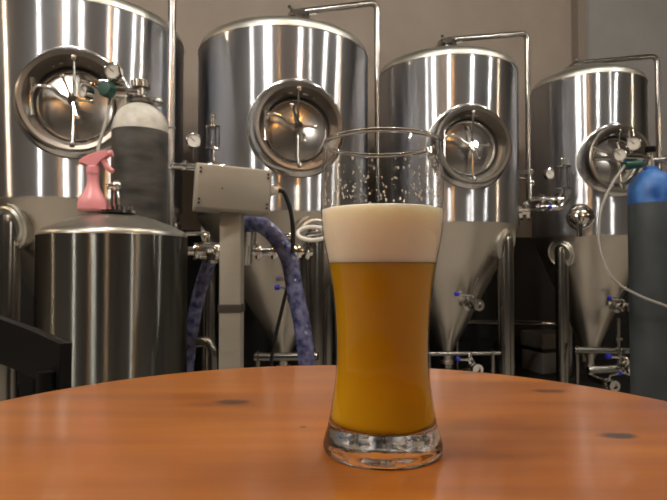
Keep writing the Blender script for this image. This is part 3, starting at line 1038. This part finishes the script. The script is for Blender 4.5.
MB(HM).tube(spline([at(212, 256, 1.76), at(207, 268, 1.78), at(199, 295, 1.79), at(192, 330, 1.8), at(187, 370, 1.8), at(184, 420, 1.8), Vector((-0.47, 1.82, 0.2)), Vector((-0.42, 1.9, 0.026))], 10), 0.022, 18).build('hose', M_hose, hs)
m = MB(HM).cyl(at(213, 246, 1.75), at(211, 260, 1.77), 0.026, 20)
m.build('end_fitting', M_satin, hs)

# horizontal transfer manifold behind the post
o = at(190, 251, 1.72)
t = thing('transfer_manifold', 'horizontal steel pipe assembly with clamps behind the grey post', 'pipe', (o.x, o.y, 0))
oo = Vector((o.x, o.y, 0))
A, B = at(188, 251, 1.72) - oo, at(312, 252, 1.84) - oo
m = MB().cyl(A, B, 0.014, 16)
ax = B - A
for f in (0.06, 0.17, 0.22, 0.30, 0.55, 0.68, 0.88, 0.95):
    m.lathe([(0, -0.007), (0.026, -0.007), (0.028, 0), (0.026, 0.007), (0, 0.007)], 22, frame(A.lerp(B, f), ax))
m.build('pipe', M_polish, t)
for f, nm in ((0.14, 'butterfly_valve'), (0.80, 'butterfly_valve')):
    q_ = A.lerp(B, f)
    m = MB().cyl(q_ - ax.normalized() * 0.022, q_ + ax.normalized() * 0.022, 0.028, 20)
    m.cyl(q_, q_ + Z * 0.05, 0.009, 12)
    m.tube(fillet([q_ + Z * 0.05, q_ + Z * 0.058, q_ + Z * 0.058 + Vector((-0.06, -0.03, -0.005))], 0.01), 0.006, 10)
    m.ball(q_ + Z * 0.05, 0.013, 12)
    m.build(nm, M_polish, t)
m = MB()
m.tube(fillet([A.lerp(B, 0.2), A.lerp(B, 0.2) + Vector((0.0, -0.045, 0)), A.lerp(B, 0.2) + Vector((0, -0.045, -0.03))], 0.02), 0.014, 14)
for f in (0.4, 0.93):
    q_ = A.lerp(B, f)
    m.cyl((q_.x, q_.y, 0), (q_.x, q_.y, q_.z), 0.013, 14)
    m.cyl((q_.x, q_.y, 0), (q_.x, q_.y, 0.012), 0.05, 20)
m.build('stand', M_leg, t)

# white tube coil hanging on a hook of that pipe
c = at(313, 234, 1.83)
t = thing('hose_coil', 'small coil of white tubing resting on the pipe left of the beer glass', 'hose', (c.x, c.y, c.z))
tp = []
for i in range(61):
    a = i / 60 * 4 * PI
    tp.append((0.052 * math.cos(a), 0.03 * math.sin(a) * 0.7, 0.024 * math.sin(a) + 0.004 * (i / 60)))
MB().tube(tp, 0.006, 12).build('tubing', M_white, t)
m = MB().cyl((-0.02, -0.01, -0.055), (-0.02, -0.01, 0.0), 0.006, 10)
m.cyl((-0.02, -0.01, -0.004), (0.03, -0.02, 0.004), 0.008, 10)
m.cyl((-0.02, -0.01, -0.064), (-0.02, -0.01, -0.04), 0.012, 12)
m.build('hose_barb', M_polish, t)

# ------------------------------------------------------------------ black chair at the left
t = thing('dining_chair', 'black chair at the left behind the round table', 'chair', (-0.668, 0.737, 0), math.atan2(0.66, -0.75))
# local x runs along the back rail, local -y... the sitter faces local +y
def chair_pt(x, y, z):
    return (x, y, z)
bk = MB()
N = 16
rows = []
for i in range(N + 1):
    f = i / N * 2 - 1
    x = 0.215 * f
    yb = -0.215 + 0.008 * f * f
    zt_ = 0.773 + 0.013 * f
    zb_ = 0.7 + 0.004 * f
    th = 0.008
    rows.append([bk._v((x, yb - th, zb_)), bk._v((x, yb + th, zb_)), bk._v((x, yb + th, zt_)), bk._v((x, yb - th, zt_))])
for a, b in zip(rows, rows[1:]):
    for k in range(4):
        bk.bm.faces.new([a[k], a[(k + 1) % 4], b[(k + 1) % 4], b[k]])
bk.bm.faces.new(rows[0][::-1]); bk.bm.faces.new(rows[-1])
bmesh.ops.bevel(bk.bm, geom=[e for e in bk.bm.edges if e.is_manifold and e.calc_face_angle(0) > 0.8], offset=0.005, segments=3, affect='EDGES')
bk.build('backrest', M_black, t)
for s in (-1, 1):
    MB().tube(spline([(s * 0.185, -0.195, 0.72), (s * 0.185, -0.195, 0.58), (s * 0.185, -0.185, 0.45), (s * 0.19, -0.2, 0.2), (s * 0.195, -0.225, 0.0)]), 0.014, 14).build('leg', M_black, t)
    MB().tube([(s * 0.185, 0.18, 0.45), (s * 0.195, 0.195, 0.0)], [0.016, 0.012], 14).build('leg', M_black, t)
MB().box((0, 0, 0.452), (0.42, 0.41, 0.035), bevel=0.012).build('seat', M_black, t)
MB().box((0, -0.2, 0.6), (0.36, 0.012, 0.05), bevel=0.004).build('slat', M_black, t)

# ------------------------------------------------------------------ round table
TZ, TCX, TCY, TR = 0.75, 0.0, 0.312, 0.333
t = thing('round_table', 'round orange wooden table with dark knots under the beer glass', 'table', (TCX, TCY, 0))


def onto_table(px, py):
    dx, dz = (px - 333.5) / FPX, (250 - py) / FPX
    y = math.cos(PITCH) - dz * math.sin(PITCH)
    z = math.sin(PITCH) + dz * math.cos(PITCH)
    s = (TZ - CAM_Z) / z
    return dx * s - TCX, y * s - TCY


kn = []
for px, py, sx, sy, am in ((618, 436, 0.011, 0.006, 0.9), (600, 434, 0.004, 0.004, 0.0), (550, 391, 0.014, 0.006, 0.5), (234, 402, 0.012, 0.007, 0.6), (225, 404, 0.026, 0.009, 0.2), (470, 373, 0.012, 0.005, 0.35), (303, 427, 0.0025, 0.0025, 0.5)):
    x, y = onto_table(px, py)
    if am:
        kn.append((x, y, sx * 1.3, sy * 1.3, min(1, am * 1.4)))
M_wood = wood_mat(kn)
MB().lathe([(0, TZ - 0.03), (TR - 0.008, TZ - 0.03), (TR, TZ - 0.022), (TR, TZ - 0.004), (TR - 0.0015, TZ - 0.001), (TR - 0.004, TZ), (TR - 0.006, TZ), (TR - 0.012, TZ), (0, TZ)], 160).build('tabletop', M_wood, t)
MB().lathe([(0.03, 0.03), (0.03, TZ - 0.05), (0.13, TZ - 0.04), (0.13, TZ - 0.03), (0, TZ - 0.03)], 40).build('column', M_black, t)
MB().lathe([(0, 0), (0.21, 0), (0.21, 0.012), (0.05, 0.03), (0.03, 0.05), (0, 0.05)], 56).build('base', M_black, t)

# ------------------------------------------------------------------ glass of beer
gx = (382 - 333.5) / FPX * 0.35
t = thing('beer_glass', 'tall curved clear glass of hazy amber beer with thick foam', 'glass', (gx, 0.35, TZ))
outer = [(0.0379, 0.0), (0.0383, 0.003), (0.0371, 0.0085), (0.0347, 0.0172), (0.0325, 0.030), (0.0301, 0.0483), (0.0300, 0.069), (0.0316, 0.095),
         (0.0350, 0.119), (0.0384, 0.137), (0.0397, 0.1533), (0.0396, 0.1695), (0.0389, 0.1857), (0.0380, 0.1965)]


def dense(pts, n=5):
    q = spline([(r, 0, z) for r, z in pts], n)
    return [(v.x, v.z) for v in q]


ow = dense(outer)


def r_out(z):
    for (ra, za), (rb, zb) in zip(ow, ow[1:]):
        if za <= z <= zb:
            return ra + (rb - ra) * (z - za) / max(zb - za, 1e-9)
    return ow[-1][0]


FL = 0.0165
# thick base: solid glass
zb = [z for r, z in ow if 0.004 < z < 0.0185]
base_p = [(0, 0.0015), (0.03, 0.0012), (0.0345, 0.0), (0.0371, 0.0003), (0.0382, 0.0025)] + [(r_out(z), z) for z in zb] + [(r_out(0.0188), 0.0188), (r_out(0.0188) - 0.0022, 0.0188), (r_out(FL) - 0.005, FL + 0.0003), (0.015, FL - 0.0008), (0, FL - 0.001)]
MB().lathe(base_p, 96).build('glass_base', M_foot, t, angle=50)
# thin wall: outer and inner face
zs_ = [0.0188] + [z for r, z in ow if z > 0.0195]
wp = [(r_out(z), z) for z in zs_] + [(r_out(z) - 0.0019, z) for z in zs_[::-1] if z > 0.152]
MB().lathe(wp, 96).build('glass_wall', M_thin, t, angle=60)
zr = ow[-1][1]
rr_ = ow[-1][0] - 0.00095
MB().lathe([(rr_ + 0.0014 * math.cos(k * PI / 6), zr + 0.0016 * math.sin(k * PI / 6)) for k in range(12)], 96, closed=True).build('rim', M_glass, t, angle=80)
# beer and foam
ZF0, ZF1 = 0.1192, 0.1535
bp_ = [(0, FL + 0.0005), (0.012, FL + 0.0006), (r_out(FL) - 0.0056, FL + 0.0012), (r_out(0.0195) - 0.0016, 0.0196)]
bp_ += [(r_out(z) - 0.0009, z) for z in zs_ if 0.0215 < z < ZF0] + [(r_out(ZF0) - 0.0009, ZF0), (0, ZF0)]
MB().lathe(bp_, 96).build('beer', M_beer, t, angle=60)
fp = [(0, ZF0 + 0.0001), (r_out(ZF0) - 0.0009, ZF0 + 0.0001)] + [(r_out(z) - 0.0009, z) for z in zs_ if ZF0 + 0.002 < z < ZF1 - 0.001]
fp += [(r_out(ZF1) - 0.0009, ZF1 - 0.0006), (r_out(ZF1) - 0.003, ZF1), (0.02, ZF1 + 0.001), (0, ZF1 + 0.0012)]
MB().lathe(fp, 96).build('foam', M_foam, t, angle=60)
# droplets and specks of foam left on the inside of the upper glass
lc = MB()
rnd = random.Random(3)
for i in range(420):
    if i < 230:
        a = rnd.gauss(R_(-25), R_(24))
        z = 0.158 + abs(rnd.gauss(0.0, 0.016))
    elif i < 330:
        a = rnd.uniform(0, 2 * PI)
        z = 0.155 + abs(rnd.gauss(0, 0.008))
    else:
        a = rnd.gauss(R_(-120), R_(40))
        z = 0.156 + abs(rnd.gauss(0, 0.014))
    if z > 0.192:
        continue
    r = r_out(z) - 0.0021
    s = rnd.uniform(0.00025, 0.0009)
    c = (r * math.cos(a), r * math.sin(a), z)
    Mx = Matrix.Translation(c) @ Matrix.Rotation(a, 4, 'Z') @ Matrix.Diagonal((0.5, 1, rnd.uniform(1, 1.7), 1))
    lc.lathe([(0, -s), (s * 0.7, -s * 0.7), (s, 0), (s * 0.7, s * 0.7), (0, s)], 8, Mx)
tag(lc.build('foam_droplets', M_lace, t, angle=180), kind='stuff')
